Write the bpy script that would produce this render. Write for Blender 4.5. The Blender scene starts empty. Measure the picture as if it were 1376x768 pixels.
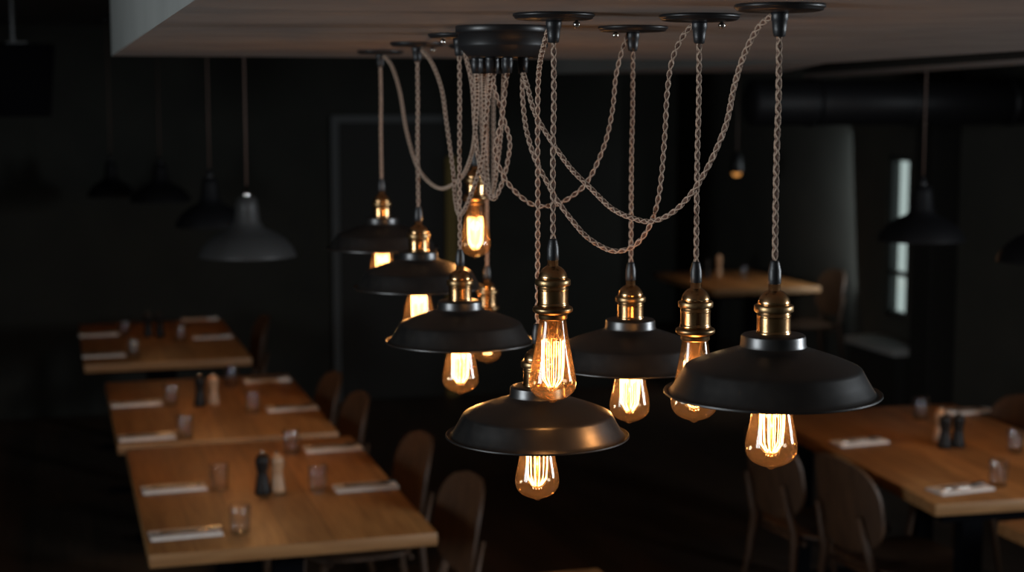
import bpy, bmesh, math, random
from mathutils import Vector, Matrix
random.seed(7)
PI = math.pi
SC = bpy.context.scene
COL = SC.collection

# ------------------------------------------------------------------ camera
F = 2130.0
YAW = math.radians(16.2)
PITCH = math.atan(252 / F)
EYE = Vector((0, 0, 2.14))
cam_d = bpy.data.cameras.new('camera')
cam = bpy.data.objects.new('camera', cam_d); COL.objects.link(cam)
cam.location = EYE
cam.rotation_euler = (PI / 2 - PITCH, 0, -YAW)
cam_d.sensor_width = 36
cam_d.lens = F / 1376 * 36
cam_d.clip_start = 0.05
cam_d.dof.use_dof = True
cam_d.dof.focus_distance = 2.12
cam_d.dof.aperture_fstop = 4.4
cam_d.dof.aperture_blades = 0
SC.camera = cam
RM = cam.rotation_euler.to_matrix()

def P(px, py, d):
    return EYE + RM @ Vector(((px - 688) / F * d, -(py - 384) / F * d, -d))

def onz(px, py, z):
    v = RM @ Vector(((px - 688) / F, -(py - 384) / F, -1))
    t = (z - EYE.z) / v.z
    return EYE + v * t

def onx(px, py, x):
    v = RM @ Vector(((px - 688) / F, -(py - 384) / F, -1))
    return EYE + v * ((x - EYE.x) / v.x)

def ony(px, py, y):
    v = RM @ Vector(((px - 688) / F, -(py - 384) / F, -1))
    return EYE + v * ((y - EYE.y) / v.y)

# --------------------------------------------------------------- materials
def new_mat(name):
    m = bpy.data.materials.new(name); m.use_nodes = True
    nt = m.node_tree; nt.nodes.clear()
    out = nt.nodes.new('ShaderNodeOutputMaterial')
    return m, nt, out

def N(nt, t, **kw):
    n = nt.nodes.new(t)
    for k, v in kw.items():
        if k in n.inputs: n.inputs[k].default_value = v
        else: setattr(n, k, v)
    return n

def mat(name, col, rough=0.5, metal=0.0, noise=None, bump=0.0, bscale=200, spec=0.5, col2=None, nscale=30, rvar=0.0, coat=0.0):
    m, nt, out = new_mat(name)
    b = N(nt, 'ShaderNodeBsdfPrincipled')
    b.inputs['Base Color'].default_value = (*col, 1)
    b.inputs['Roughness'].default_value = rough
    b.inputs['Metallic'].default_value = metal
    b.inputs['Specular IOR Level'].default_value = spec
    b.inputs['Coat Weight'].default_value = coat
    nt.links.new(b.outputs[0], out.inputs[0])
    tc = N(nt, 'ShaderNodeTexCoord')
    if col2:
        nz = N(nt, 'ShaderNodeTexNoise', Scale=nscale, Detail=5.0)
        nt.links.new(tc.outputs['Object'], nz.inputs['Vector'])
        r = N(nt, 'ShaderNodeValToRGB')
        r.color_ramp.elements[0].position = 0.35; r.color_ramp.elements[0].color = (*col, 1)
        r.color_ramp.elements[1].position = 0.65; r.color_ramp.elements[1].color = (*col2, 1)
        nt.links.new(nz.outputs[0], r.inputs[0]); nt.links.new(r.outputs[0], b.inputs['Base Color'])
        if rvar:
            mr = N(nt, 'ShaderNodeMapRange'); mr.inputs['To Min'].default_value = rough - rvar; mr.inputs['To Max'].default_value = rough + rvar
            nt.links.new(nz.outputs[0], mr.inputs[0]); nt.links.new(mr.outputs[0], b.inputs['Roughness'])
    if bump:
        n2 = N(nt, 'ShaderNodeTexNoise', Scale=bscale, Detail=3.0)
        nt.links.new(tc.outputs['Object'], n2.inputs['Vector'])
        bp = N(nt, 'ShaderNodeBump', Strength=bump, Distance=0.001)
        nt.links.new(n2.outputs[0], bp.inputs['Height']); nt.links.new(bp.outputs[0], b.inputs['Normal'])
    return m

def wood(name, c1, c2, rough=0.45, scale=1.0, along='Y', planks=True, bump=.15):
    m, nt, out = new_mat(name)
    b = N(nt, 'ShaderNodeBsdfPrincipled', Roughness=rough)
    nt.links.new(b.outputs[0], out.inputs[0])
    tc = N(nt, 'ShaderNodeTexCoord')
    mp = N(nt, 'ShaderNodeMapping')
    s = {'X': (1.2, 14, 14), 'Y': (14, 1.2, 14), 'Z': (14, 14, 1.2)}[along]
    mp.inputs['Scale'].default_value = [q * scale for q in s]
    nt.links.new(tc.outputs['Object'], mp.inputs[0])
    nz = N(nt, 'ShaderNodeTexNoise', Scale=3.0, Detail=8.0, Distortion=0.6)
    nt.links.new(mp.outputs[0], nz.inputs['Vector'])
    r = N(nt, 'ShaderNodeValToRGB')
    r.color_ramp.elements[0].position = 0.3; r.color_ramp.elements[0].color = (*c1, 1)
    r.color_ramp.elements[1].position = 0.7; r.color_ramp.elements[1].color = (*c2, 1)
    nt.links.new(nz.outputs[0], r.inputs[0])
    last = r.outputs[0]
    if planks:
        bt = N(nt, 'ShaderNodeTexBrick', Scale=1.0)
        bt.inputs['Color1'].default_value = (0.72, 0.72, 0.72, 1); bt.inputs['Color2'].default_value = (1.15, 1.12, 1.08, 1)
        bt.inputs['Mortar'].default_value = (0.35, 0.3, 0.25, 1)
        bt.inputs['Mortar Size'].default_value = 0.0015; bt.inputs['Brick Width'].default_value = 1.9; bt.inputs['Row Height'].default_value = 0.145
        mp2 = N(nt, 'ShaderNodeMapping')
        if along == 'Y': mp2.inputs['Rotation'].default_value = (0, 0, PI / 2)
        nt.links.new(tc.outputs['Object'], mp2.inputs[0]); nt.links.new(mp2.outputs[0], bt.inputs['Vector'])
        mx = N(nt, 'ShaderNodeMixRGB', blend_type='MULTIPLY'); mx.inputs[0].default_value = 1
        nt.links.new(last, mx.inputs[1]); nt.links.new(bt.outputs[0], mx.inputs[2]); last = mx.outputs[0]
    nt.links.new(last, b.inputs['Base Color'])
    bp = N(nt, 'ShaderNodeBump', Strength=bump, Distance=0.002)
    nt.links.new(nz.outputs[0], bp.inputs['Height']); nt.links.new(bp.outputs[0], b.inputs['Normal'])
    return m

M = {}
M['shade'] = mat('shade_black', (0.006, 0.0058, 0.0058), 0.35, 0.0, bump=0.08, bscale=900, spec=0.85, col2=(0.010, 0.009, 0.008), nscale=60, rvar=0.03)
M['shade_in'] = mat('shade_inner', (0.10, 0.055, 0.025), 0.35, 0.5)
M['black'] = mat('black_metal', (0.012, 0.012, 0.013), 0.38, 0.0, bump=0.04, bscale=600)
M['rubber'] = mat('black_rubber', (0.012, 0.013, 0.015), 0.42, 0.0, bump=0.3, bscale=500)
M['brass'] = mat('antique_brass', (0.46, 0.25, 0.105), 0.22, 1.0, col2=(0.62, 0.38, 0.19), nscale=45, rvar=0.06, bump=0.05, bscale=400)
M['brass_dark'] = mat('brass_dark', (0.20, 0.13, 0.065), 0.34, 1.0, col2=(0.33, 0.21, 0.10), nscale=60, rvar=0.08)
M['chrome'] = mat('chrome', (0.75, 0.72, 0.68), 0.12, 1.0)
M['strand'] = mat('cord_strand', (0.34, 0.235, 0.17), 0.75, 0.0, col2=(0.56, 0.42, 0.32), nscale=900, bump=0.6, bscale=1800)
M['core'] = mat('cord_core', (0.07, 0.032, 0.020), 0.8, 0.0, col2=(0.13, 0.065, 0.042), nscale=700)
M['wire'] = mat('support_wire', (0.5, 0.4, 0.3), 0.3, 1.0)
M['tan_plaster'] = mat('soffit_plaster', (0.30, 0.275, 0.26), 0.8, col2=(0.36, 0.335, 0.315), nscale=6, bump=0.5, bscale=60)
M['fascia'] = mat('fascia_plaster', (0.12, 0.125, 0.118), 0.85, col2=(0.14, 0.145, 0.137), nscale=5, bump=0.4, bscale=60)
M['ceiling'] = mat('dark_ceiling', (0.022, 0.018, 0.015), 0.9, col2=(0.028, 0.023, 0.019), nscale=4)
M['wall'] = mat('dark_wall', (0.015, 0.0158, 0.0125), 0.9, col2=(0.020, 0.0208, 0.016), nscale=3, bump=0.2, bscale=40)
M['wall_light'] = mat('grey_wall', (0.062, 0.063, 0.054), 0.9, col2=(0.074, 0.074, 0.063), nscale=3, bump=0.2, bscale=40)
M['pillar'] = mat('pillar_dark', (0.018, 0.018, 0.016), 0.8)
M['trim'] = mat('grey_trim', (0.05, 0.054, 0.054), 0.6)
M['ochre'] = mat('ochre_painted_glow', (0.16, 0.11, 0.02), 0.7)
M['sill'] = mat('pale_sill', (0.40, 0.42, 0.42), 0.5)
M['table'] = wood('oak_table', (0.21, 0.088, 0.025), (0.35, 0.170, 0.054), 0.5)
M['table_end'] = wood('oak_table_edge', (0.22, 0.105, 0.038), (0.33, 0.175, 0.07), 0.5, along='X', planks=False)
M['chair'] = wood('chair_walnut', (0.040, 0.019, 0.009), (0.075, 0.037, 0.017), 0.6, planks=False, along='Z', bump=.05)
M['floor'] = wood('floor_boards', (0.030, 0.020, 0.014), (0.055, 0.035, 0.022), 0.55)
M['linen'] = mat('linen', (0.62, 0.58, 0.54), 0.85, col2=(0.70, 0.66, 0.62), nscale=80, bump=0.4, bscale=900)
M['steel'] = mat('cutlery_steel', (0.55, 0.53, 0.5), 0.22, 1.0)
M['mill_dark'] = mat('mill_dark_wood', (0.008, 0.006, 0.005), 0.5, spec=.3)
M['mill_tan'] = mat('mill_tan_wood', (0.42, 0.24, 0.13), 0.4, col2=(0.5, 0.3, 0.17), nscale=40)
M['pend_grey'] = mat('pendant_grey_enamel', (0.05, 0.05, 0.05), 0.45)
M['pend_dark'] = mat('pendant_dark_enamel', (0.006, 0.006, 0.007), 0.6, spec=.2)
M['soft_black'] = mat('soft_black_cloth', (0.003, 0.003, 0.004), 1.0, spec=0.05)
M['pend_in'] = mat('pendant_white_inner', (0.6, 0.58, 0.52), 0.5)
M['duct'] = mat('duct_metal', (0.014, 0.014, 0.016), 0.5, 0.2)
M['curtain'] = mat('curtain_linen', (0.45, 0.43, 0.38), 0.9)
M['plain_cord'] = mat('plain_cord', (0.10, 0.06, 0.045), 0.7)

def emis(name, col, s):
    m, nt, out = new_mat(name)
    e = N(nt, 'ShaderNodeEmission', Color=(*col, 1), Strength=s)
    nt.links.new(e.outputs[0], out.inputs[0])
    m.cycles.emission_sampling = 'NONE'
    return m
M['filament'] = emis('filament_glow', (1, 0.56, 0.21), 20)
M['spot_glow'] = emis('spot_glow', (1, 0.42, 0.10), 0.8)

def glass(name, cen, edge, haze=0.0, ior=1.5, hazecol=(1, .6, .3)):
    m, nt, out = new_mat(name)
    lw = N(nt, 'ShaderNodeLayerWeight', Blend=0.35)
    mc = N(nt, 'ShaderNodeMixRGB'); mc.inputs[1].default_value = (*cen, 1); mc.inputs[2].default_value = (*edge, 1)
    nt.links.new(lw.outputs['Facing'], mc.inputs[0])
    tr = N(nt, 'ShaderNodeBsdfTransparent'); nt.links.new(mc.outputs[0], tr.inputs[0])
    last = tr.outputs[0]
    if haze:
        tc = N(nt, 'ShaderNodeTexCoord')
        nz = N(nt, 'ShaderNodeTexNoise', Scale=900.0, Detail=2.0); nt.links.new(tc.outputs['Object'], nz.inputs['Vector'])
        mr = N(nt, 'ShaderNodeMapRange'); mr.inputs['From Min'].default_value = .4; mr.inputs['From Max'].default_value = .7
        mr.inputs['To Min'].default_value = haze * .5; mr.inputs['To Max'].default_value = haze * 2.5
        nt.links.new(nz.outputs[0], mr.inputs[0])
        tl = N(nt, 'ShaderNodeBsdfTranslucent', Color=(*hazecol, 1))
        mx = N(nt, 'ShaderNodeMixShader'); nt.links.new(mr.outputs[0], mx.inputs[0])
        nt.links.new(last, mx.inputs[1]); nt.links.new(tl.outputs[0], mx.inputs[2]); last = mx.outputs[0]
    lf = N(nt, 'ShaderNodeLayerWeight', Blend=0.5)
    pw = N(nt, 'ShaderNodeMath', operation='POWER'); pw.inputs[1].default_value = 4.5; nt.links.new(lf.outputs['Facing'], pw.inputs[0])
    fr = N(nt, 'ShaderNodeMapRange'); fr.inputs['To Min'].default_value = 0.045; fr.inputs['To Max'].default_value = 0.85; nt.links.new(pw.outputs[0], fr.inputs[0])
    gl = N(nt, 'ShaderNodeBsdfGlossy', Roughness=0.05)
    mx = N(nt, 'ShaderNodeMixShader'); nt.links.new(fr.outputs[0], mx.inputs[0])
    nt.links.new(last, mx.inputs[1]); nt.links.new(gl.outputs[0], mx.inputs[2])
    nt.links.new(mx.outputs[0], out.inputs[0])
    return m
M['bulb'] = glass('amber_bulb_glass', (1, .93, .82), (.84, .52, .26), haze=0.010, hazecol=(1, .68, .40))
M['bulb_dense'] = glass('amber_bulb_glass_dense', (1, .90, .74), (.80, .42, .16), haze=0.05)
M['stem'] = glass('stem_glass', (1, .85, .65), (.9, .6, .35), haze=0.12, hazecol=(1, .62, .3))
M['tumbler'] = glass('tumbler_glass', (.95, .95, .95), (.80, .81, .82), haze=0.02, hazecol=(.9, .9, .9))
M['pane'] = glass('pane_glass', (.95, .97, .96), (.8, .85, .84))

# -------------------------------------------------------------- mesh tools
def mesh_obj(name, bm, m, parent=None, smooth=40, loc=None):
    ms = m if isinstance(m, (list, tuple)) else [m]
    if smooth:
        lim = math.radians(smooth)
        for f in bm.faces: f.smooth = True
        for e in bm.edges:
            if len(e.link_faces) == 2 and e.calc_face_angle(0) > lim: e.smooth = False
    me = bpy.data.meshes.new(name); bm.to_mesh(me); bm.free()
    for k in ms: me.materials.append(k)
    o = bpy.data.objects.new(name, me); COL.objects.link(o)
    if parent is not None: o.parent = parent
    if loc is not None: o.location = loc
    return o

def empty(name, loc, rz=0):
    o = bpy.data.objects.new(name, None); COL.objects.link(o)
    o.empty_display_size = .05
    o.location = loc; o.rotation_euler = (0, 0, rz)
    return o

def tag(o, label=None, cat=None, group=None, kind=None):
    if label: o['label'] = label
    if cat: o['category'] = cat
    if group: o['group'] = group
    if kind: o['kind'] = kind
    return o

def box(bm, x0, x1, y0, y1, z0, z1, bev=0, mi=0):
    r = bmesh.ops.create_cube(bm, size=1)
    for v in r['verts']:
        v.co = Vector((x0 + (v.co.x + .5) * (x1 - x0), y0 + (v.co.y + .5) * (y1 - y0), z0 + (v.co.z + .5) * (z1 - z0)))
    fs = set(f for v in r['verts'] for f in v.link_faces)
    for f in fs: f.material_index = mi
    if bev:
        es = list(set(e for v in r['verts'] for e in v.link_edges))
        bmesh.ops.bevel(bm, geom=es, offset=bev, segments=2, affect='EDGES', profile=.5)

def lathe(bm, prof, seg=48, mi=0, cx=0, cy=0, knurl=None):
    rings = []
    for i, (r, z) in enumerate(prof):
        if r < 1e-6:
            rings.append([bm.verts.new((cx, cy, z))])
        else:
            ring = []
            for k in range(seg):
                rr = r
                if knurl and knurl[0] <= i <= knurl[1]: rr = r + (knurl[2] if k % 2 else -knurl[2])
                a = 2 * PI * k / seg
                ring.append(bm.verts.new((cx + rr * math.cos(a), cy + rr * math.sin(a), z)))
            rings.append(ring)
    for a, b in zip(rings[:-1], rings[1:]):
        if len(a) == 1 and len(b) == 1: continue
        for k in range(seg):
            k2 = (k + 1) % seg
            if len(a) == 1: f = bm.faces.new((a[0], b[k], b[k2]))
            elif len(b) == 1: f = bm.faces.new((a[k], b[0], a[k2]))
            else: f = bm.faces.new((a[k], b[k], b[k2], a[k2]))
            f.material_index = mi

def frames(pts):
    n = len(pts)
    T = []
    for i in range(n):
        t = pts[min(i + 1, n - 1)] - pts[max(i - 1, 0)]
        T.append(t.normalized())
    ref = Vector((1, 0, 0)) if abs(T[0].x) < .9 else Vector((0, 1, 0))
    u = (ref - T[0] * ref.dot(T[0])).normalized()
    out = []
    for i in range(n):
        u = (u - T[i] * u.dot(T[i])).normalized()
        out.append((u, T[i].cross(u)))
    return T, out

def tube(bm, pts, r, sides=6, mi=0, cap=True):
    T, fr = frames(pts)
    rings = []
    for i, (p, (u, v)) in enumerate(zip(pts, fr)):
        rr = r[i] if isinstance(r, (list, tuple)) else r
        rings.append([bm.verts.new(p + (u * math.cos(2 * PI * k / sides) + v * math.sin(2 * PI * k / sides)) * rr) for k in range(sides)])
    for a, b in zip(rings[:-1], rings[1:]):
        for k in range(sides):
            f = bm.faces.new((a[k], a[(k + 1) % sides], b[(k + 1) % sides], b[k])); f.material_index = mi
    if cap:
        f = bm.faces.new(rings[0][::-1]); f.material_index = mi
        f = bm.faces.new(rings[-1]); f.material_index = mi

def spline(ctrl, step=0.0022):
    """Catmull-Rom through control points, resampled evenly."""
    c = [ctrl[0] * 2 - ctrl[1]] + list(ctrl) + [ctrl[-1] * 2 - ctrl[-2]]
    dense = []
    for i in range(1, len(c) - 2):
        p0, p1, p2, p3 = c[i - 1:i + 3]
        a = (p1 - p0).length ** .5; b = (p2 - p1).length ** .5; d = (p3 - p2).length ** .5
        t0, t1 = 0, a; t2 = t1 + b; t3 = t2 + d
        for k in range(40):
            t = t1 + (t2 - t1) * k / 40
            A1 = p0 * ((t1 - t) / (t1 - t0)) + p1 * ((t - t0) / (t1 - t0))
            A2 = p1 * ((t2 - t) / (t2 - t1)) + p2 * ((t - t1) / (t2 - t1))
            A3 = p2 * ((t3 - t) / (t3 - t2)) + p3 * ((t - t2) / (t3 - t2))
            B1 = A1 * ((t2 - t) / (t2 - t0)) + A2 * ((t - t0) / (t2 - t0))
            B2 = A2 * ((t3 - t) / (t3 - t1)) + A3 * ((t - t1) / (t3 - t1))
            dense.append(B1 * ((t2 - t) / (t2 - t1)) + B2 * ((t - t1) / (t2 - t1)))
    dense.append(ctrl[-1])
    L = [0]
    for a, b in zip(dense[:-1], dense[1:]): L.append(L[-1] + (b - a).length)
    n = max(4, int(L[-1] / step)); out = []; j = 0
    for i in range(n + 1):
        s = L[-1] * i / n
        while j < len(L) - 2 and L[j + 1] < s: j += 1
        f = (s - L[j]) / max(1e-9, L[j + 1] - L[j])
        out.append(dense[j].lerp(dense[j + 1], f))
    return out

def twisted(bm, pts, pitch=0.029, ph=0.0, hr=0.0027, sr=0.00108):
    """two braided strands wound round a dark core"""
    tube(bm, pts[::3] + ([pts[-1]] if (len(pts) - 1) % 3 else []), 0.0025, 8, 1)
    T, fr = frames(pts)
    for s, w in ((0, 1), (PI, 1), (0, -1), (PI, -1)):
        q = []; d = 0
        for i, (p, (u, v)) in enumerate(zip(pts, fr)):
            if i: d += (pts[i] - pts[i - 1]).length
            a = w * 2 * PI * d / pitch + s + w * ph
            q.append(p + (u * math.cos(a) + v * math.sin(a)) * hr)
        tube(bm, q, sr, 6, 0)

def dup(o, parent=None):
    c = o.copy(); COL.objects.link(c)
    if parent is not None: c.parent = parent
    for ch in list(o.children): dup(ch, c)
    return c

# ------------------------------------------------------------ the pendants
SOF = 2.25
def shade_profile():
    out = [(0.0215, 0.0015), (0.030, 0.0012), (0.0365, 0.0), (0.0385, -0.0016), (0.0391, -0.005), (0.0393, -0.0115), (0.0402, -0.0145), (0.0432, -0.0170),
           (0.052, -0.0195), (0.065, -0.0238), (0.079, -0.0285), (0.091, -0.0330), (0.1000, -0.0368), (0.1040, -0.0388), (0.1062, -0.0404), (0.1078, -0.0428), (0.1140, -0.0540),
           (0.1212, -0.0660), (0.1246, -0.0704), (0.1268, -0.0716), (0.1290, -0.0706), (0.1306, -0.0694), (0.1316, -0.0701), (0.1316, -0.0718), (0.1300, -0.0730), (0.1265, -0.0732)]
    inn = [(0.1228, -0.0702), (0.1192, -0.0652), (0.1120, -0.0540), (0.1060, -0.0440), (0.1040, -0.0412), (0.0995, -0.0388), (0.090, -0.0350), (0.078, -0.0302), (0.064, -0.0256),
           (0.050, -0.0210), (0.0410, -0.0180), (0.0378, -0.0150), (0.0375, -0.006), (0.036, -0.003), (0.0215, -0.001)]
    return out, inn
SO, SI = shade_profile()

def make_shade(parent, loc):
    bm = bmesh.new()
    lathe(bm, SO, 96, 0); lathe(bm, [SO[-1]] + SI, 96, 1)
    bmesh.ops.remove_doubles(bm, verts=bm.verts, dist=1e-6)
    return mesh_obj('lamp_shade', bm, [M['shade'], M['shade_in']], parent, 32, loc)

GL = 0.113
def bulb_mesh():
    bm = bmesh.new()
    prof = [(0.0170, 0.0), (0.0178, -0.004), (0.0192, -0.014), (0.0215, -0.028), (0.0242, -0.043), (0.0270, -0.058), (0.0295, -0.071),
            (0.0312, -0.080), (0.0318, -0.086), (0.0313, -0.0915), (0.0298, -0.0968), (0.0268, -0.1015), (0.0222, -0.1055), (0.0160, -0.1088), (0.0098, -0.1110), (0.0055, -0.1128), (0.0028, -0.1148), (0, -0.1156)]
    # Smooth the profile with a Catmull-Rom pass
    q = []
    pv = [Vector((r, 0, z)) for r, z in prof]
    for p in spline(pv, 0.0025): q.append((max(p.x, 0), p.z))
    q[-1] = (0, -0.1156)
    lathe(bm, q, 72)
    return bm

def stem_mesh():
    bm = bmesh.new()
    lathe(bm, [(0.0135, -0.001), (0.0105, -0.008), (0.0080, -0.018), (0.0070, -0.026), (0.0050, -0.031), (0.0024, -0.034), (0.0016, -0.037), (0.0016, -0.090), (0.0030, -0.093), (0.0038, -0.096), (0.0030, -0.099), (0, -0.1005)], 20)
    return bm

def supports_mesh():
    bm = bmesh.new()
    for k in range(8):
        a = 2 * PI * k / 8 + .2
        c, s = math.cos(a), math.sin(a)
        tube(bm, [Vector((c * .002, s * .002, -.033)), Vector((c * .010, s * .010, -.027)), Vector((c * .0150, s * .0150, -.0300))], .00028, 4)
        tube(bm, [Vector((c * .002, s * .002, -.097)), Vector((c * .009, s * .009, -.0935)), Vector((c * .0125, s * .0125, -.0885))], .00028, 4)
        r = bmesh.ops.create_icosphere(bm, subdivisions=1, radius=.0011, matrix=Matrix.Translation((c * .0062, s * .0062, -.0975)))
    return bm

def lead_mesh(s):
    bm = bmesh.new()
    tube(bm, [Vector((s * .010, 0, 0)), Vector((s * .006, 0, -.02)), Vector((s * .012, 0, -.031))], .0004, 4)
    return bm

def filament_mesh():
    bm = bmesh.new()
    rnd = random.Random(3)
    n = 14; pts = []
    for k in range(n):
        a = 2 * PI * (k + .5) / n
        rt = .0148; j = rnd.uniform(-.0006, .0006)
        line = [(rt, -.0305), (rt + .0004 + j, -.048), (rt + j, -.066), (.0136, -.083), (.0070, -.0925)]
        if k % 2: line = line[::-1]
        for r, z in line: pts.append(Vector((r * math.cos(a), r * math.sin(a), z)))
    tube(bm, pts, .00031, 5)
    return bm

PROTO = {}
def make_bulb(parent, loc, rz, power):
    if not PROTO:
        g = mesh_obj('light_bulb', bulb_mesh(), M['bulb'], None, 60)
        mesh_obj('glass_stem', stem_mesh(), M['stem'], g, 60)
        mesh_obj('filament_support', supports_mesh(), M['wire'], g, 0)
        for s in (-1, 1): mesh_obj('lead_wire', lead_mesh(s), M['wire'], g, 0)
        mesh_obj('filament', filament_mesh(), M['filament'], g, 0)
        PROTO['b'] = g; c = g; c.parent = parent
    else:
        c = dup(PROTO['b'], parent)
    c.location = loc; c.rotation_euler = (0, 0, rz)
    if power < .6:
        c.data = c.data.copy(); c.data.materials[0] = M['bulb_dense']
    ld = bpy.data.lights.new('bulb_light', 'POINT'); ld.energy = power; ld.color = (1, .47, .16); ld.shadow_soft_size = 0.012
    lo = bpy.data.objects.new('bulb_light', ld); COL.objects.link(lo); lo.parent = parent
    lo.location = (loc[0], loc[1], loc[2] - .062)
    return c

def make_socket(parent, loc, naked):
    """local origin: bottom of the brass cylinder"""
    x, y, z = loc
    bm = bmesh.new()
    lathe(bm, [(0.0188, 0), (0.0208, 0.0006), (0.0213, 0.0022), (0.0207, 0.0038), (0.0202, 0.005), (0.0202, 0.0058), (0.0202, 0.0212), (0.0202, 0.022), (0.0207, 0.0225), (0.0207, 0.0235), (0.0200, 0.0245), (0.0200, 0.0270), (0.0190, 0.0290),
               (0.0190, 0.0365), (0.0197, 0.0372), (0.0190, 0.0410), (0.0176, 0.0450), (0.0150, 0.0490), (0.0115, 0.0520), (0.0085, 0.0536), (0.0074, 0.0545), (0.0072, 0.0640), (0.0060, 0.0645), (0, 0.0645)], 48)
    s = mesh_obj('socket', bm, M['brass'], parent, 28, loc)
    bm = bmesh.new()
    lathe(bm, [(0.0195, 0.0275), (0.0226, 0.0278), (0.0233, 0.0288), (0.0233, 0.0352), (0.0226, 0.0362), (0.0190, 0.0368)], 80, knurl=(2, 3, .0004))
    mesh_obj('knurled_ring', bm, M['brass_dark'], s, 50)
    bm = bmesh.new()
    if naked:
        lathe(bm, [(0.0200, 0.001), (0.0240, 0.0), (0.0262, -0.0012), (0.0270, -0.0035), (0.0265, -0.0065), (0.0240, -0.0085), (0.0205, -0.0100), (0.0195, -0.0120), (0.0196, -0.0160), (0.0180, -0.0175), (0.0165, -0.0175)], 64)
        mesh_obj('retaining_collar', bm, M['brass_dark'], s, 40)
    else:
        lathe(bm, [(0.0200, -0.0045), (0.0265, -0.0050), (0.0265, -0.0085), (0.0200, -0.0100), (0.0200, -0.058), (0.0170, -0.059)], 48)
        mesh_obj('retaining_collar', bm, M['brass_dark'], s, 40)
    bm = bmesh.new()
    lathe(bm, [(0.0, 0.0900), (0.0046, 0.0900), (0.0054, 0.0885), (0.0060, 0.0860), (0.0078, 0.0780), (0.0080, 0.0700), (0.0080, 0.0625), (0.0070, 0.0610), (0.0, 0.0610)], 28)
    mesh_obj('cord_grip', bm, M['rubber'], s, 40)
    return s

def make_canopy(parent, loc, R=0.0537, screw_side=1, grip=True):
    x, y, z = loc
    bm = bmesh.new()
    lathe(bm, [(0, 0), (R - .002, 0), (R, -.0012), (R, -.0034), (R - .0012, -.0046), (R - .0024, -.0050), (R - .0024, -.0064), (R - .005, -.0078), (R - .009, -.0084), (0.012, -.0094), (0, -.0094)], 72)
    c = mesh_obj('ceiling_rose', bm, M['black'], parent, 35, loc)
    if screw_side:
        bm = bmesh.new()
        lathe(bm, [(0, -.007), (.0022, -.007), (.0022, -.0105), (.0042, -.0110), (.0048, -.0140), (.0042, -.0165), (.0025, -.018), (0, -.0184)], 16)
        o = mesh_obj('grub_screw', bm, M['chrome'], c, 40); o.location = (.030 * screw_side, -.005, 0)
    if grip:
        bm = bmesh.new()
        lathe(bm, [(0, -.009), (.0100, -.009), (.0104, -.012), (.0100, -.0185), (.0092, -.0195), (.0082, -.0290), (.0072, -.0370), (.0052, -.0382), (0, -.0382)], 28)
        mesh_obj('cord_grip', bm, M['rubber'], c, 40)
    return c

HUBD = 2.44
hub_c = P(676, 38, HUBD); hub_c.z = SOF
# gland positions under the hub, found from (px, py, depth)
GZ = SOF - .048
def gland(px, py):
    p = onz(px, py, GZ - .004)
    v = Vector((p.x - hub_c.x, p.y - hub_c.y, 0))
    if v.length > .043: v = v.normalized() * .043
    return Vector((hub_c.x + v.x, hub_c.y + v.y, GZ))

def hub_gland(px, back):
    """a gland on the hub's underside at a picture column; back = metres behind the hub's middle"""
    d = HUBD + back
    p = P(px, 86, d); p.z = GZ
    return p
GLANDS = {'g1': hub_gland(659.3, -.030), 'g2': hub_gland(682, -.030), 'g3': hub_gland(702.5, -.014),
          'b1': hub_gland(640, .012), 'b2': hub_gland(650, .034), 'b3': hub_gland(664, .030), 'b4': hub_gland(677, .036)}
hub = empty('ceiling_hub', hub_c)
tag(hub, 'large round black ceiling hub where all the twisted cords gather', 'ceiling hub')
bm = bmesh.new()
lathe(bm, [(0, 0), (.0728, 0), (.0735, -.0012), (.0735, -.0095), (.0722, -.0108), (.0695, -.0112), (.0695, -.0290), (.0682, -.0318), (.0560, -.0455), (.0530, -.0478), (0, -.048)], 96)
hb = mesh_obj('hub_body', bm, M['black'], hub, 30)
for k, g in GLANDS.items():
    bm = bmesh.new()
    lathe(bm, [(0, 0), (.0075, 0), (.0078, -.002), (.0072, -.004), (.0082, -.006), (.0078, -.012), (.0066, -.024), (0, -.024)], 24)
    mesh_obj('cable_grip', bm, M['rubber'], hub, 40, g - hub_c)
bm = bmesh.new()
lathe(bm, [(0, -.0), (.003, -.0), (.003, -.003), (.0015, -.004), (0, -.004)], 16)
o = mesh_obj('hub_screw', bm, M['chrome'], hub, 40); o.location = (.0715, -.01, -.005); o.rotation_euler = (0, -PI / 2, 0)

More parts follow.
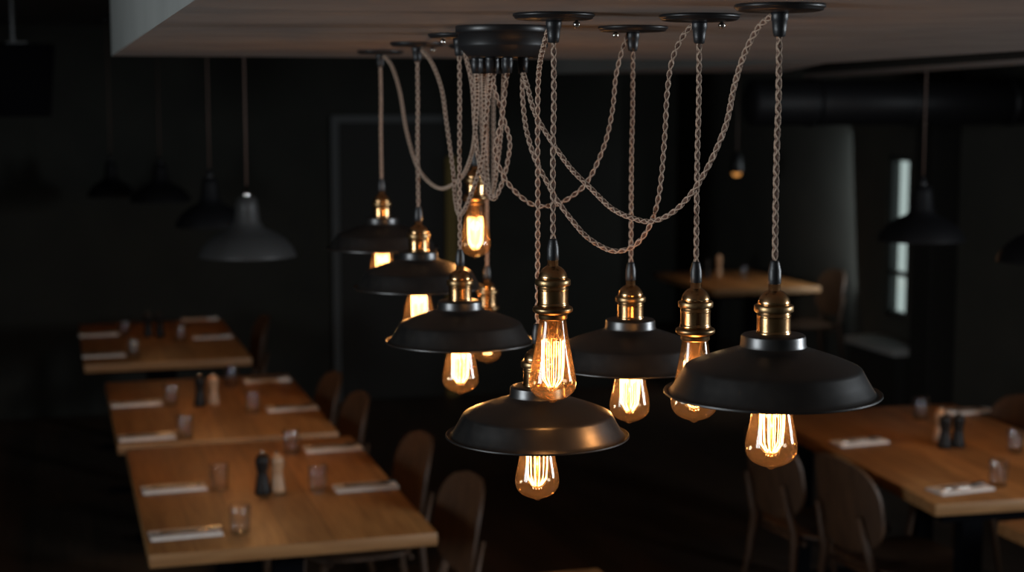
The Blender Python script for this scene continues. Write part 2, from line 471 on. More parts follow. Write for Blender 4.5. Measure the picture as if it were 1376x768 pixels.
def pendant(key, canx, cany, d, sockx, socky, label, group, shade, rot, drape=None, gl=None, power=1.0, screw=1, canopy=True, start=None):
    """canx: rose column in the photo; socky: where the brass cylinder ends; d: distance"""
    top = P(canx, cany, d); bot = P(sockx, socky, d)
    bot.x, bot.y = top.x, top.y
    top.z = SOF
    # keep the socket's picture height: solve z again on the vertical line
    z = bot.z
    t = empty('pendant_lamp', top); tag(t, label, 'pendant lamp', group)
    rel = z - SOF
    if canopy: make_canopy(t, (0, 0, 0), screw_side=screw)
    # hanging cord
    bm = bmesh.new()
    y1 = rel + .088
    if start is None:
        ctrl = [Vector((0, 0, -.036)), Vector((.0006, 0, -.12)), Vector((-.0004, 0, (y1 - .04) / 2)), Vector((0, 0, y1))]
        if -.12 < (y1 - .04) / 2: ctrl = [ctrl[0], ctrl[3]]
    else:
        ctrl = [s - top for s in start] + [Vector((0, 0, (start[-1].z - SOF + y1) / 2)), Vector((0, 0, y1))]
    twisted(bm, spline(ctrl), ph=rot)
    mesh_obj('hanging_cord', bm, [M['strand'], M['core']], t, 0)
    if drape:
        n = len(drape); pts = [GLANDS[gl] + Vector((0, 0, -.022))]
        d0 = (RM.inverted() @ (GLANDS[gl] - EYE)).z * -1
        for i, (px, py) in enumerate(drape):
            f = (i + 1) / (n + 1)
            dd = d0 + (d - d0) * (f if f < 1 else 1)
            pts.append(P(px, py, dd))
        side = P(canx + (-14 if drape[-1][0] < canx else 14) * 1.9 / d * .6, cany, d); side.z = SOF - .012
        pts.append(side)
        bm = bmesh.new()
        twisted(bm, spline([p - top for p in pts]), ph=rot + 1)
        mesh_obj('draped_cord', bm, [M['strand'], M['core']], t, 0)
    make_socket(t, (0, 0, rel), not shade)
    if shade:
        make_shade(t, (0, 0, rel + .0005))
        make_bulb(t, (0, 0, rel - .051), rot, power)
    else:
        make_bulb(t, (0, 0, rel - .0155), rot, power)
    return t

GP = 'pendant lamps hanging from the central ceiling hub'
BW = 1.2
pendant('A', 1048, 5, 1.87, 1042, 457, 'nearest and largest black shaded pendant, farthest right on the low ceiling', GP, True, .3,
        [(707.6, 112), (718.5, 151), (738.6, 186), (767, 226), (791, 250), (822.5, 280), (850, 293), (877, 297), (908, 282), (940, 244), (974, 172), (987, 114.5), (1000.5, 72), (1020, 36)], 'g3', BW, screw=0)
pendant('B', 850.5, 40, 2.44, 849, 435, 'black shaded pendant hanging right of the bare centre bulb, half hidden behind it', GP, True, 1.1,
        [(679, 118), (675, 155), (667.5, 188), (665.5, 206), (678.5, 240), (702, 266), (720, 276), (746, 275), (772, 261), (789, 244), (811, 198), (822.5, 151), (828, 100), (836, 68)], 'g2', BW, screw=-1)
pendant('C', 744, 24, 2.07, 740.5, 417, 'bare amber bulb on brass socket at the centre, in front of the lowest shade', GP, False, .25, None, None, .3, screw=1)
pendant('D', 940, 21, 2.10, 936.5, 447, 'bare amber bulb on brass socket, partly behind the nearest black shade', GP, False, 2.1,
        [(702, 125), (705, 160), (709, 182), (720, 216), (738, 250), (748, 268), (772, 300), (791, 320), (824.5, 337), (852, 330), (873, 303), (885, 264), (893, 186), (897, 119.5), (904, 78), (918, 48)], 'g3', BW, screw=1)
# E hangs on a second cord that leaves the rose of the bare centre bulb
c_top = P(744, 24, 2.07)
e_d = 2.20
e_line = P(723, 200, e_d)
st = [P(737, 39, 2.09), P(731, 60, 2.12), P(725.5, 85, 2.17), P(723.5, 120, e_d), ]
st2 = []
for s, q in zip(st, (0, 0, 0, 1)):
    if q: s.x, s.y = P(723, 24, e_d).x, P(723, 24, e_d).y
    st2.append(s)
pendant('E', 723, 24, e_d, 724, 529, 'lowest black shaded pendant, directly under the bare centre bulb', GP, True, .8, None, None, BW, canopy=False, start=st2)
pendant('F', 617, 50, 2.72, 619, 409, 'black shaded pendant just left of the bare centre bulb, nearest of the left row', GP, True, 1.9,
        [(663, 112), (676, 157), (685, 190), (681, 222), (673, 250), (663, 267), (652, 246), (643, 214), (638, 170), (634, 112), (627, 80)], 'b3', BW, screw=-1)
pendant('G', 560.5, 61, 3.14, 563, 341, 'black shaded pendant second from the back of the left row, lamp bulb half hidden', GP, True, 2.6,
        [(657, 125), (651, 180), (648, 212), (637, 250), (625, 280), (617, 288), (612, 270), (609, 232), (600, 165), (593, 118), (580, 84)], 'g1', BW, screw=1)
pendant('H', 511, 71, 3.68, 513, 294, 'farthest black shaded pendant at the left end, slightly blurred', GP, True, .1,
        [(641, 130), (638, 180), (634, 206), (623, 234), (608, 248), (592, 253), (575, 243), (560, 222), (546, 175), (537, 122), (526, 88)], 'b1', BW, screw=0)
pendant('I', 654, 63, 3.50, 658, 416, 'bare bulb on brass socket mostly hidden behind a black shade, left of the centre bulb', GP, False, .5,
        [(650, 130), (652, 200), (657, 258), (661, 264), (663, 240), (663, 150), (662, 90)], 'b2', BW, screw=0)
pendant('J', 638, 63, 3.28, 641, 264, 'highest hanging bare bulb glowing below the gathered cords', GP, False, 1.4,
        [(676, 130), (672, 190), (664, 250), (658, 258), (652, 236), (646, 150), (644, 90)], 'b4', BW, screw=0)

# ---------------------------------------------------------------- the room
corner = onz(150, 75, SOF)
SX, SY = corner.x, corner.y
CEIL = 2.62
RX = 5.75
YB = 14.15
YL = 11.0
def prism(bm, poly, z0, z1, mi_side=0, mi_bot=0):
    lo = [bm.verts.new((x, y, z0)) for x, y in poly]; hi = [bm.verts.new((x, y, z1)) for x, y in poly]
    f = bm.faces.new(lo[::-1]); f.material_index = mi_bot
    bm.faces.new(hi)
    n = len(poly)
    for k in range(n):
        f = bm.faces.new((lo[k], lo[(k + 1) % n], hi[(k + 1) % n], hi[k])); f.material_index = mi_side
def st_obj(name, bm, m, **k):
    bmesh.ops.recalc_face_normals(bm, faces=bm.faces)
    o = mesh_obj(name, bm, m, None, 0, **k); o['kind'] = 'structure'; return o

# low soffit: L shaped, its far right edge cut along a shallow recess
a1 = onz(1376, 68, SOF); a2 = onz(1109, 85, SOF); a3 = onz(740, 84, SOF)
bdir = (a1 - a2).normalized()
a0 = a1 + bdir * 1.2
far_c = onz(1050, 97, SOF)
far_l = onz(745, 99, SOF)
bm = bmesh.new()
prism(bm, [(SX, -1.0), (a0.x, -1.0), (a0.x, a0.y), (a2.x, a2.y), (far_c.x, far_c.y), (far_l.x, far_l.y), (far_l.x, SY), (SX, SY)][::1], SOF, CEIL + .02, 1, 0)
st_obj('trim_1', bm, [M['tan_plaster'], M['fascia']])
# slim beam beyond the recess
b1 = onz(1376, 79, SOF); b2 = onz(1080, 100, SOF); b3 = onz(1080, 107, SOF); b4 = onz(1376, 85, SOF)
e1 = (b1 - b2).normalized() * 1.2
bm = bmesh.new()
prism(bm, [((b1 + e1).x, (b1 + e1).y), (b2.x, b2.y), (b3.x, b3.y), ((b4 + e1).x, (b4 + e1).y)], SOF, CEIL + .02, 1, 0)
st_obj('trim_2', bm, [M['tan_plaster'], M['pillar']])  # beam sides coloured dark to put shade into the recess
bm = bmesh.new(); box(bm, -3.3, RX + .1, -1.2, YB + .1, CEIL, CEIL + .1); st_obj('ceiling', bm, M['ceiling'])
bm = bmesh.new(); box(bm, -3.3, RX + .1, -1.2, YB + .1, -.1, -.0005); st_obj('floor', bm, M['floor'])
wl_r = ony(835, 300, YL).x
bm = bmesh.new(); box(bm, -3.3, wl_r, YL, YL + .2, 0, CEIL); st_obj('wall_back_left', bm, M['wall'])
bm = bmesh.new(); box(bm, wl_r - .3, RX, YB, YB + .1, 0, CEIL); st_obj('wall_back_right', bm, M['wall_light'])
bm = bmesh.new(); box(bm, wl_r - .2, wl_r, YL + .2, YB, 0, CEIL); st_obj('wall_middle', bm, M['wall'])
bm = bmesh.new(); box(bm, -3.3, RX, -1.2, -1.1, 0, CEIL); st_obj('wall_rear', bm, M['wall'])
def wall_with_holes(name, x0, x1, y0, y1, holes, m):
    bm = bmesh.new(); y = y0
    for (h0, h1, z0, z1) in sorted(holes):
        box(bm, x0, x1, y, h0, 0, CEIL); box(bm, x0, x1, h0, h1, 0, z0); box(bm, x0, x1, h0, h1, z1, CEIL); y = h1
    box(bm, x0, x1, y, y1, 0, CEIL)
    return st_obj(name, bm, m)
w0 = onx(1224, 430, RX + .05); w1 = onx(1196, 430, RX + .05)
wz0, wz1 = w0.z, onx(1210, 208, RX + .05).z
WL = (.6, 2.2, 1.45, 2.45)       # daylight opening in the left wall, outside the picture
WR = (.4, 2.0, 1.6, 2.5)       # daylight opening in the right wall, outside the picture
wall_with_holes('wall_left', -3.3, -3.2, -1.2, YL, [WL], M['wall'])
wall_with_holes('wall_right', RX, RX + .1, -1.2, YB, [WR, (w0.y, w1.y, wz0, wz1)], M['wall_light'])
# visible window: frame, glazing bar, pane, curtain
bm = bmesh.new()
for (ya, yb, za, zb) in ((w0.y, w0.y + .03, wz0, wz1), (w1.y - .03, w1.y, wz0, wz1), (w0.y, w1.y, wz0, wz0 + .04), (w0.y, w1.y, wz1 - .04, wz1), (w0.y, w1.y, wz0 + .30, wz0 + .33)):
    box(bm, RX + .02, RX + .07, ya, yb, za, zb)
wf = st_obj('window_1', bm, M['trim'])
bm = bmesh.new(); box(bm, RX + .045, RX + .051, w0.y + .02, w1.y - .02, wz0 + .02, wz1 - .02)
mesh_obj('pane', bm, M['pane'], wf, 0)
# dark pillar beside the window
p0 = onx(1285, 400, RX); p1 = onx(1223, 400, RX - .2)
bm = bmesh.new(); box(bm, RX - .2, RX - .001, p0.y, p1.y, 0, CEIL, .008)
st_obj('wall_pillar', bm, M['pillar'])
# window seat
s0 = onz(1215, 474, .45); s0.y = max(s0.y, p1.y + .003); s1 = onz(1138, 450, .45)
seat = empty('window_seat', (s0.x, s0.y, 0)); tag(seat, 'pale window seat ledge running under the narrow bright window', 'bench')
Lb = s1.y - s0.y
bm = bmesh.new(); box(bm, 0, RX - s0.x - .003, 0, Lb, .40, .45, .006); mesh_obj('seat_top', bm, M['sill'], seat, 30)
bm = bmesh.new(); box(bm, .03, RX - s0.x - .003, 0.02, Lb - .02, 0, .40); mesh_obj('seat_base', bm, M['pillar'], seat, 0)
# door frame; interior glow painted as an ochre strip on the left back wall
def dx(px): return ony(px, 200, YL).x
ztop = ony(450, 155, YL).z
bm = bmesh.new()
box(bm, dx(444), dx(454), YL - .04, YL + .001, 0, ztop); box(bm, dx(454), dx(596), YL - .04, YL + .001, ztop - .05, ztop)
df = st_obj('door_1', bm, M['trim'])
bm = bmesh.new(); box(bm, dx(454) + .005, dx(596), YL - .03, YL - .004, .01, ztop - .055, .004); mesh_obj('door_leaf', bm, M['pillar'], df, 30)
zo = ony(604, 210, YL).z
bm = bmesh.new(); box(bm, dx(597), dx(612), YL - .05, YL + .001, 0, zo, .004); st_obj('painted_glow_strip', bm, M['ochre'])

# ------------------------------------------------------------- background
def make_table(name_loc, L, W, rz, label, group, twin=False):
    """origin: near-left corner on the floor; W along x, L along y"""
    t = empty('dining_table', name_loc, rz); tag(t, label, 'table', group)
    bm = bmesh.new(); box(bm, 0, W, 0, L, .705, .75, .006)
    bm.normal_update()
    for f in bm.faces: f.material_index = 0 if f.normal.z > .5 else 1
    mesh_obj('tabletop', bm, [M['table'], M['table_end']], t, 30)
    for yy in ((.09, L - .09) if twin else (.22, L - .22)):
        bm = bmesh.new()
        if twin:
            box(bm, .14, .22, yy - .03, yy + .03, .0298, .6652, .003)
            box(bm, W - .22, W - .14, yy - .03, yy + .03, .0298, .6652, .003)
        else:
            box(bm, W / 2 - .05, W / 2 + .05, yy - .03, yy + .03, .0298, .6652, .003)
        box(bm, .06, W - .06, yy - .035, yy + .035, .665, .7045, .003)
        box(bm, .12, W - .12, yy - .035, yy + .035, 0.0005, .03, .003)
        mesh_obj('table_frame', bm, M['soft_black'], t, 30)
    return t
GT = 'oak dining tables in the row on the left'
def corner_table(c_near_left, c_far_left, c_near_right, label, group):
    a = onz(*c_near_left, .75); b = onz(*c_far_left, .75); c = onz(*c_near_right, .75)
    L = (b - a).length; W = abs(c.x - a.x); L = b.y - a.y
    rz = 0
    make_table((a.x, a.y, 0), L, W, rz, label, group); return a, L, W, rz
t1 = corner_table((200, 745), (167, 603), (594, 721), 'nearest oak dining table of the left row, with black pepper mill and napkins', GT)
t2 = corner_table((158, 597), (136, 514), (460, 585), 'middle oak dining table of the left row', GT)
t3 = corner_table((113, 490), (99, 436), (334, 474), 'farthest oak dining table of the left row, dim against the back wall', GT)
# right hand table, slightly turned
a = onz(1257, 677, .75); b = onz(1081, 586, .75)
dirv = (b - a).normalized(); rz = math.atan2(dirv.y, dirv.x) - PI / 2
farL = (onz(1250, 543, .75) - a).dot(dirv)
make_table((a.x, a.y, 0), farL, .95, rz, 'long oak dining table on the right, under the dark hanging lamps', 'oak dining tables on the right', twin=True)
RT = (a, rz, farL)
a = onz(1340, 700, .75)
make_table((a.x, a.y - 1.4, 0), 1.4, .95, 0, 'corner of an oak table cut off by the bottom right edge', 'oak dining tables on the right')
a = onz(804, 762, .75)
make_table((a.x - .95, a.y - 1.4, 0), 1.4, .95, 0, 'oak table whose far corner just shows at the bottom centre', None)
a = onz(960, 390, .75); b = onz(877, 366, .75); c = onz(1108, 386, .75)
make_table((a.x, a.y, 0), (b - a).length, (c - a).length, 0, 'small distant oak table before the back wall, right of centre', None)

# place settings
def make_mill(loc, dark, h, label, group):
    t = empty('pepper_mill' if dark else 'salt_mill', loc); tag(t, label, 'pepper mill' if dark else 'salt mill', group)
    bm = bmesh.new(); s = h / .155
    lathe(bm, [(0, 0), (.026, 0), (.028, .004), (.028, .012), (.025, .030), (.021, .055), (.018, .075), (.019, .085), (.023, .095), (.023, .1015), (0, .1015)], 28)
    for v in bm.verts: v.co.z *= s
    mesh_obj('mill_body', bm, M['mill_dark'] if dark else M['mill_tan'], t, 40)
    bm = bmesh.new()
    lathe(bm, [(0, .102), (.021, .102), (.024, .108), (.0245, .120), (.022, .132), (.015, .141), (.006, .144), (0, .144)], 28)
    for v in bm.verts: v.co.z *= s
    mesh_obj('mill_head', bm, M['mill_dark'] if dark else M['mill_tan'], t, 40)
    bm = bmesh.new()
    lathe(bm, [(0, .1445), (.003, .1445), (.006, .148), (.006, .152), (.003, .155), (0, .155)], 16)
    for v in bm.verts: v.co.z *= s
    o = mesh_obj('mill_knob', bm, M['chrome'], t, 40); o['label'] = 'chrome knob'
    return t

def tumbler_bm():
    bm = bmesh.new()
    lathe(bm, [(0, 0), (.028, 0), (.0305, .002), (.0325, .030), (.0350, .095), (.0346, .0958), (.0338, .095), (.0313, .030), (.0292, .012), (0, .010)], 32)
    return bm
tum = []
def tumbler(px, py, label, group='water glasses on the left row of tables', z=.75):
    p = onz(px, py, z + .0005)
    if not tum:
        o = mesh_obj('water_glass', tumbler_bm(), M['tumbler'], None, 40); tum.append(o)
    else:
        o = tum[0].copy(); COL.objects.link(o)
    o.location = p; tag(o, label, 'glass', group); return o

nap, kni, fok = [], [], []
def napkin_bm():
    bm = bmesh.new()
    box(bm, -.113, .115, -.05, .05, 0, .0035, .0012)
    box(bm, -.112, .1135, -.049, .048, .0035, .0068, .0012)
    box(bm, -.1125, .113, -.048, .0465, .0068, .0098, .0012)
    return bm
def blade(bm, prof, z, th):
    """outline from half widths along x"""
    up = [bm.verts.new((x, w, z + th)) for x, w in prof]; dn = [bm.verts.new((x, -w, z + th)) for x, w in prof]
    up2 = [bm.verts.new((x, w, z)) for x, w in prof]; dn2 = [bm.verts.new((x, -w, z)) for x, w in prof]
    for i in range(len(prof) - 1):
        bm.faces.new((up[i], dn[i], dn[i + 1], up[i + 1])); bm.faces.new((up2[i], up2[i + 1], dn2[i + 1], dn2[i]))
        bm.faces.new((up[i], up[i + 1], up2[i + 1], up2[i])); bm.faces.new((dn[i], dn2[i], dn2[i + 1], dn[i + 1]))
    bm.faces.new((up[0], up2[0], dn2[0], dn[0])); bm.faces.new((up[-1], dn[-1], dn2[-1], up2[-1]))
def knife_bm():
    bm = bmesh.new()
    blade(bm, [(-.105, .004), (-.10, .007), (-.02, .006), (-.012, .004), (0, .006), (.05, .009), (.09, .008), (.104, .002)], 0, .003)
    return bm
def fork_bm():
    bm = bmesh.new()
    blade(bm, [(-.10, .006), (-.09, .008), (-.02, .004), (.03, .003), (.04, .008), (.055, .011), (.062, .011)], 0, .003)
    for k in range(4):
        y = -.009 + k * .006
        box(bm, .061, .098, y - .0016, y + .0016, 0.0008, .0035)
    return bm
def place_setting(px, py, rz, lab, g, z=.75, mirror=1):
    p = onz(px, py, z + .0006)
    if not nap:
        n = mesh_obj('napkin', napkin_bm(), M['linen'], None, 30); k = mesh_obj('table_knife', knife_bm(), M['steel'], None, 30); f = mesh_obj('dinner_fork', fork_bm(), M['steel'], None, 30)
        nap.append(n); kni.append(k); fok.append(f)
    else:
        n, k, f = nap[0].copy(), kni[0].copy(), fok[0].copy()
        for o in (n, k, f): COL.objects.link(o)
    n.location = p; n.rotation_euler = (0, 0, rz); tag(n, 'folded white napkin ' + lab, 'napkin', 'folded napkins on the ' + g)
    R = Matrix.Rotation(rz, 3, 'Z')
    k.location = p + R @ Vector((-.01, -.012, .0102)); k.rotation_euler = (0, 0, rz + .02 + (PI if mirror < 0 else 0)); tag(k, 'steel knife lying on the napkin ' + lab, 'knife', 'knives on the ' + g)
    f.location = p + R @ Vector((.022 * mirror, .018, .0102)); f.rotation_euler = (0, 0, rz + .06); tag(f, 'steel fork lying on the napkin ' + lab, 'fork', 'forks on the ' + g)
GL_ = 'left row of tables'; GR_ = 'right table'
for args in [
    (249, 718, .05, "at the near left corner of the nearest left table", GL_),
    (234, 657, .04, "at the far left side of the nearest left table", GL_),
    (491, 655, .02, "at the near right side of the nearest left table", GL_),
    (447, 603, .02, "at the far right corner of the nearest left table", GL_),
    (197, 588, .03, "at the near left side of the middle left table", GL_),
    (183, 543, .03, "at the far left side of the middle left table", GL_),
    (392, 549, .03, "at the near right side of the middle left table", GL_),
    (358, 511, .03, "at the far right corner of the middle left table", GL_),
    (139, 478, .03, "at the near left corner of the farthest left table", GL_),
    (132, 450, .03, "at the far left corner of the farthest left table", GL_),
    (285, 453, .03, "at the near right side of the farthest left table", GL_),
    (268, 429, .03, "at the far right corner of the farthest left table", GL_),
    (1290, 658, .10, "at the near left corner of the right table", GR_),
    (1154, 595, .10, "at the left side of the right table", GR_),
    (1300, 553, .10, "behind the mills on the right table", GR_)]:
    place_setting(*args)
for px, py, lab in [
    (323, 716, 'clear tumbler beside the napkin at the near left corner of the nearest left table'),
    (295, 657, 'clear tumbler left of the black mill on the nearest left table'),
    (427, 660, 'clear tumbler right of the mills on the nearest left table'),
    (391, 609, 'clear tumbler at the far edge of the nearest left table'),
    (249, 588, 'clear tumbler beside the near left napkin of the middle left table'),
    (230, 544, 'clear tumbler beside the far left napkin of the middle left table'),
    (340, 554, 'clear tumbler right of the mills on the middle left table'),
    (311, 516, 'clear tumbler at the far edge of the middle left table'),
    (181, 478, 'clear tumbler beside the near left napkin of the farthest left table'),
    (168, 450, 'clear tumbler beside the far left napkin of the farthest left table'),
    (243, 457, 'clear tumbler right of the dark mills on the farthest left table')]:
    tumbler(px, py, lab)
for px, py, lab in [
    (1341, 652, 'clear tumbler beside the near napkin of the right table'),
    (1364, 607, 'clear tumbler cut by the right picture edge on the right table'),
    (1237, 562, 'clear tumbler behind the mills at the far end of the right table')]:
    tumbler(px, py, lab, 'water glasses on the right table')
tumbler(1000, 373, 'tiny blurred tumbler on the distant table behind the pendants', 'water glasses on the distant table')
def mill(px, py, dark, h, lab, g): make_mill(onz(px, py, .7505), dark, h, lab, g)
GM = 'pepper and salt mills on the left tables'; GM2 = 'mills on the right table'
mill(353, 663, True, .155, 'black pepper mill with chrome knob on the nearest left table', GM)
mill(373, 660, False, .145, 'tan wooden salt mill beside the black mill on the nearest left table', GM)
mill(269, 545, True, .150, 'black pepper mill on the middle left table', GM)
mill(287, 543, False, .145, 'tan wooden salt mill beside the black mill on the middle left table', GM)
mill(199, 452, True, .150, 'left of the two dark mills on the farthest left table', GM)
mill(215, 452, True, .150, 'right of the two dark mills on the farthest left table', GM)
mill(1269, 601, True, .145, 'left of the two black mills on the right table', GM2)
mill(1287, 600, True, .145, 'right of the two black mills on the right table', GM2)
mill(1263, 592, False, .140, 'tan wooden mill behind the two black mills on the right table', GM2)
mill(950, 373, True, .150, 'small dark mill on the distant table', 'mills on the distant table')
mill(966, 371, False, .180, 'tan wooden mill on the distant table', 'mills on the distant table')

# chairs -----------------------------------------------------------------
def shell(bm, w, h, cx, nx=14, ny=10, th=.012, rnd=.12, curve=.05, fn=None):
    """a rounded-corner panel: u across, v up, mapped by fn(u, v, depth)"""
    def outline(u, v):
        # squircle-like shrink toward the corners
        return u, v
    top = []; bot = []
    for j in range(ny + 1):
        v = j / ny
        # half width at this height, rounded at both ends
        def hw(v):
            d = min(v * h, (1 - v) * h)
            if d >= rnd: return w / 2
            return w / 2 - rnd + math.sqrt(max(0, rnd * rnd - (rnd - d) ** 2))
        hwv = hw(v)
        rt, rb = [], []
        for i in range(nx + 1):
            u = (i / nx * 2 - 1) * hwv
            rt.append(bm.verts.new(fn(u, v * h, th / 2))); rb.append(bm.verts.new(fn(u, v * h, -th / 2)))
        top.append(rt); bot.append(rb)
    for j in range(ny):
        for i in range(nx):
            bm.faces.new((top[j][i], top[j][i + 1], top[j + 1][i + 1], top[j + 1][i]))
            bm.faces.new((bot[j][i], bot[j + 1][i], bot[j + 1][i + 1], bot[j][i + 1]))
        bm.faces.new((top[j][0], top[j + 1][0], bot[j + 1][0], bot[j][0]))
        bm.faces.new((top[j][nx], bot[j][nx], bot[j + 1][nx], top[j + 1][nx]))
    for i in range(nx):
        bm.faces.new((top[0][i], bot[0][i], bot[0][i + 1], top[0][i + 1]))
        bm.faces.new((top[ny][i], top[ny][i + 1], bot[ny][i + 1], bot[ny][i]))
CH = []
def make_chair():
    t = empty('dining_chair', (0, 0, 0))
    bm = bmesh.new()   # seat: faces +y, slight dish
    shell(bm, .44, .42, 0, fn=lambda u, v, d: Vector((u, -.20 + v, .455 + d + .25 * u * u * .6 - .012 * math.sin(v / .42 * PI))), rnd=.09)
    bmesh.ops.recalc_face_normals(bm, faces=bm.faces)
    mesh_obj('seat', bm, M['chair'], t, 45)
    bm = bmesh.new()   # back
    shell(bm, .42, .34, 0, ny=18, fn=lambda u, v, d: Vector((u, -.243 - v * .16 + 1.1 * u * u + d, .515 + v)), rnd=.14)
    bmesh.ops.recalc_face_normals(bm, faces=bm.faces)
    mesh_obj('backrest', bm, M['chair'], t, 45)
    for s in (-1, 1):
        bm = bmesh.new(); tube(bm, [Vector((s * .20, .20, 0)), Vector((s * .185, .17, .25)), Vector((s * .165, .15, .444))], [.010, .014, .016], 10)
        mesh_obj('leg', bm, M['chair'], t, 40)
        bm = bmesh.new(); tube(bm, [Vector((s * .19, -.30, 0)), Vector((s * .170, -.235, .30)), Vector((s * .155, -.222, .47)), Vector((s * .135, -.272, .66))], [.011, .016, .017, .010], 10)
        mesh_obj('leg', bm, M['chair'], t, 40)
    for y in (.13, -.18):
        bm = bmesh.new(); tube(bm, [Vector((-.168, y, .425)), Vector((.168, y, .425))], .011, 8)
        mesh_obj('seat_rail', bm, M['chair'], t, 40)
    return t
def chair(px, py, rz, label, group, z=.855):
    """px, py: top middle of the backrest in the photo"""
    p = onz(px, py, z)
    if not CH: o = make_chair(); CH.append(o)
    else: o = dup(CH[0])
    R = Matrix.Rotation(rz, 3, 'Z'); off = R @ Vector((0, -.295, 0))
    o.location = (p.x - off.x, p.y - off.y, 0); o.rotation_euler = (0, 0, rz)
    tag(o, label, 'chair', group)
GC = 'wooden chairs along the right side of the left tables'
chair(639, 638, PI / 2 + .08, 'wooden shell chair at the near right side of the nearest left table', GC)
chair(574, 583, PI / 2 + .05, 'wooden shell chair at the far right side of the nearest left table', GC)
chair(491, 528, PI / 2 + .03, 'wooden shell chair at the near right side of the middle left table', GC)
chair(455, 501, PI / 2 + .02, 'wooden shell chair at the far right side of the middle left table', GC)
chair(360, 424, PI / 2, 'wooden shell chair at the right side of the farthest left table', GC)
GC2 = 'wooden chairs along the left side of the right table'
chair(1120, 613, -PI / 2 + .08, 'dark wooden shell chair at the near left side of the right table', GC2)
chair(1021, 577, -PI / 2 + .08, 'dark wooden shell chair beside the right table, behind the nearest glowing bulb', GC2)
chair(1385, 533, PI / 2, 'wooden chair at the far right side of the right table', None)
chair(1127, 362, PI / 2, 'dark high-backed chair standing right of the distant table', None)

# barn pendants over the tables --------------------------------------------
def barn(px, py, d, m, label, group, dia=.35, squat=1.0, power=0):
    p = P(px, py, d)
    t = empty('dome_pendant', (p.x, p.y, CEIL)); tag(t, label, 'pendant lamp', group)
    z = p.z - CEIL; R = dia / 2
    bm = bmesh.new()
    o = [(.018, .225), (.034, .215), (.040, .19), (.046, .13), (.062, .105), (.105, .085), (.140, .060), (.163, .030), (.172, .008), (.175, 0)]
    pts = [(r * R / .175, zz * squat) for r, zz in o]
    inn = [(r - .003 if r > .02 else r, zz - .003 if zz > .004 else zz) for r, zz in reversed(pts)]
    lathe(bm, [(r, z + zz) for r, zz in pts + inn[:1]], 56, 0); lathe(bm, [(r, z + zz) for r, zz in inn], 56, 1)
    mesh_obj('lamp_shade', bm, [m, M['pend_in']], t, 40)
    if power:
        ld = bpy.data.lights.new('pendant_light', 'POINT'); ld.energy = power; ld.color = (1, .52, .22); ld.shadow_soft_size = .03
        lo = bpy.data.objects.new('pendant_light', ld); COL.objects.link(lo); lo.parent = t; lo.location = (0, 0, z + .008)
    bm = bmesh.new(); lathe(bm, [(0, z + .262 * squat), (.006, z + .262 * squat), (.010, z + .245 * squat), (.016, z + .235 * squat), (.0185, z + .222 * squat), (0, z + .20 * squat)], 24)
    mesh_obj('lamp_cap', bm, M['chrome'] if m is M['pend_grey'] else M['black'], t, 40)
    bm = bmesh.new(); tube(bm, [Vector((0, 0, -.02)), Vector((0, 0, z / 2)), Vector((0, 0, z + .26 * squat))], .0035, 8)
    mesh_obj('cord', bm, M['plain_cord'], t, 40)
    bm = bmesh.new(); lathe(bm, [(0, 0), (.05, 0), (.05, -.018), (.02, -.024), (0, -.024)], 28); mesh_obj('ceiling_rose', bm, M['black'], t, 40)
    bm = bmesh.new(); lathe(bm, [(0, z + .13), (.014, z + .125), (.016, z + .09), (.030, z + .055), (.030, z + .04), (.020, z + .022), (0, z + .016)], 20); mesh_obj('light_bulb', bm, M['stem'], t, 40)
GB = 'dome pendants over the left tables'
barn(333, 344, 5.9, M['pend_grey'], 'grey dome pendant, nearest over the left tables', GB, .36, power=5.5)
barn(283, 304, 7.2, M['pend_dark'], 'black dome pendant just left of the grey one', GB, .32, power=2.9)
barn(216, 270, 9.4, M['pend_dark'], 'black dome pendant third from the right in the left row', GB, .36, power=1.3)
barn(150, 264, 9.9, M['pend_dark'], 'faintest dome pendant farthest left in the dark', GB, .30)
barn(1238, 323, 6.4, M['pend_dark'], 'black dome pendant in front of the narrow window', 'dome pendants over the right table', .35, power=2.7)
barn(1407, 351, 5.6, M['pend_dark'], 'black dome pendant cut by the right picture edge', 'dome pendants over the right table', .35, power=2.7)

# small lit downlight on a cord
p = P(990, 232, 11.9)
t_dl = p
t = empty('hanging_downlight', (p.x, p.y, CEIL)); tag(t, 'tiny hanging downlight glowing orange in the dark background', 'lamp')
z = p.z - CEIL
bm = bmesh.new(); lathe(bm, [(0, z + .16), (.018, z + .155), (.040, z + .12), (.050, z + .05), (.050, z), (.046, z), (.046, z + .045), (0, z + .05)], 28); mesh_obj('lamp_shade', bm, M['black'], t, 40)
bm = bmesh.new(); bmesh.ops.create_uvsphere(bm, u_segments=16, v_segments=10, radius=.040, matrix=Matrix.Translation((0, 0, z + .012))); mesh_obj('light_bulb', bm, M['spot_glow'], t, 60)
bm = bmesh.new(); tube(bm, [Vector((0, 0, 0)), Vector((0, 0, z + .155))], .004, 8); mesh_obj('cord', bm, M['plain_cord'], t, 40)

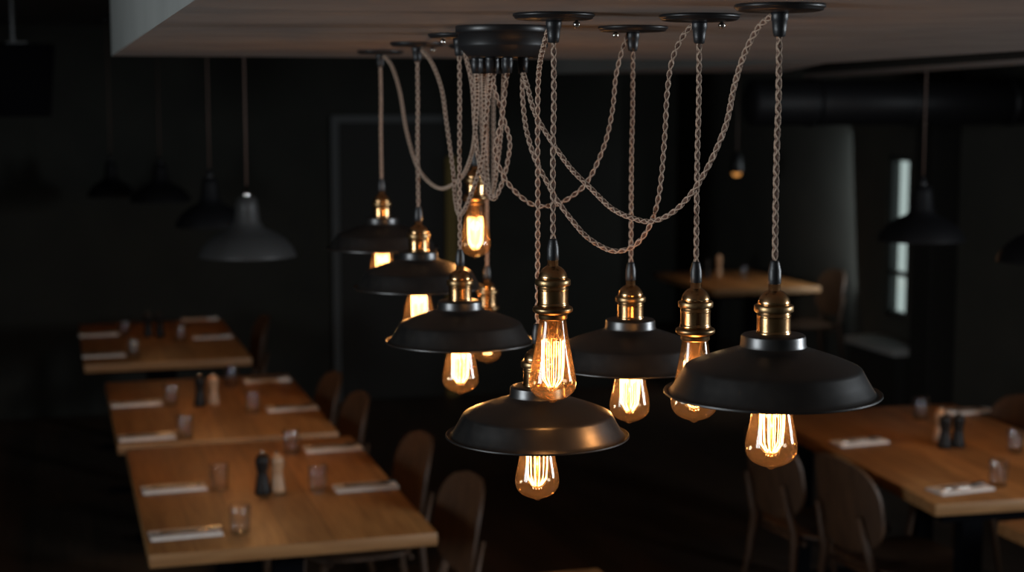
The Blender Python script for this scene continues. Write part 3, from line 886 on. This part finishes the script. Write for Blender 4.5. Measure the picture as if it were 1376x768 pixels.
# wall speaker at top left
p = P(22, 108, 7.5)
t = empty('wall_speaker', p, .35); tag(t, 'black loudspeaker hanging high in the dark top left corner', 'speaker')
bm = bmesh.new(); box(bm, -.16, .16, -.10, .12, -.17, .17, .012)
for v in bm.verts:
    if v.co.z < 0: v.co.x *= .82
mesh_obj('speaker_cabinet', bm, M['soft_black'], t, 30)
bm = bmesh.new(); box(bm, -.135, .135, -.108, -.101, -.15, .15, .002)
for v in bm.verts:
    if v.co.z < 0: v.co.x *= .82
mesh_obj('speaker_grille', bm, M['soft_black'], t, 30)
bm = bmesh.new(); tube(bm, [Vector((0, .03, .165)), Vector((0, .03, CEIL - p.z))], .012, 10); box(bm, -.05, .05, -.02, .08, .165, .18)
mesh_obj('ceiling_bracket', bm, M['black'], t, 30)

# round air duct under the ceiling on the right
pa = P(1010, 138, 8.6); 
dz = pa.z
t = empty('air_duct', (pa.x, pa.y, dz)); tag(t, 'dark round metal air duct running along the top right background', 'duct')
bm = bmesh.new()
Ld = RX - pa.x - .01
prof = []
tube(bm, [Vector((0, 0, 0)), Vector((Ld, 0, 0))], .125, 40)
mesh_obj('duct_pipe', bm, M['duct'], t, 40)
for k in range(5):
    x = .35 + k * .62
    bm = bmesh.new(); tube(bm, [Vector((x - .02, 0, 0)), Vector((x + .02, 0, 0))], .133, 40); 
    o = mesh_obj('duct_collar', bm, M['duct'], t, 40)
    bm = bmesh.new(); tube(bm, [Vector((x, 0, .12)), Vector((x, 0, CEIL - dz - .0005))], .004, 8); mesh_obj('hanger_rod', bm, M['black'], t, 40)

# ---------------------------------------------------------------- lighting
def area(name, loc, tgt, sx, sy, e, col):
    ld = bpy.data.lights.new(name, 'AREA'); ld.shape = 'RECTANGLE'; ld.size = sx; ld.size_y = sy; ld.energy = e; ld.color = col
    o = bpy.data.objects.new(name, ld); COL.objects.link(o); o.location = loc
    o.rotation_euler = (Vector(tgt) - Vector(loc)).to_track_quat('-Z', 'Y').to_euler()
    return o
area('daylight_left', (-3.18, 1.4, 1.95), (0, 1.4, 1.7), 1.5, 1.0, 105, (.88, .95, 1))
area('daylight_right', (RX - .02, 1.2, 2.05), (0, 1.2, 1.7), 1.5, 0.9, 210, (.87, .94, 1))
area('daylight_far_window', (RX - .02, (w0.y + w1.y) / 2 + .6, 1.3), (RX - 2, YB - 1, 1.0), .8, 1.2, 9, (.85, .95, 1))
def spot(name, loc, tgt, e, ang, col=(1, .55, .25), blend=.8, r=.04):
    ld = bpy.data.lights.new(name, 'SPOT'); ld.energy = e; ld.spot_size = math.radians(ang); ld.spot_blend = blend; ld.color = col; ld.shadow_soft_size = r
    o = bpy.data.objects.new(name, ld); COL.objects.link(o); o.location = loc
    o.rotation_euler = (Vector(tgt) - Vector(loc)).to_track_quat('-Z', 'Y').to_euler()
def tc(px, py): return onz(px, py, .75)
spot('downlight_beam', (t_dl.x, t_dl.y, t_dl.z - .04), (t_dl.x, t_dl.y, 0), 4, 110)
w = bpy.data.worlds.new('world'); SC.world = w; w.use_nodes = True
bg = w.node_tree.nodes['Background']
bg.inputs[0].default_value = (.80, .92, .90, 1)   # flat overcast daylight outside the windows
bg.inputs[1].default_value = 0.7

SC.view_settings.view_transform = 'Standard'
SC.view_settings.look = 'None'
SC.view_settings.exposure = -0.1
SC.view_settings.gamma = 1
SC.view_settings.use_curve_mapping = False
cy = SC.cycles
cy.use_denoising = True
cy.max_bounces = 8; cy.transparent_max_bounces = 24; cy.sample_clamp_indirect = 3; cy.sample_clamp_direct = 0
cy.caustics_reflective = False; cy.caustics_refractive = False
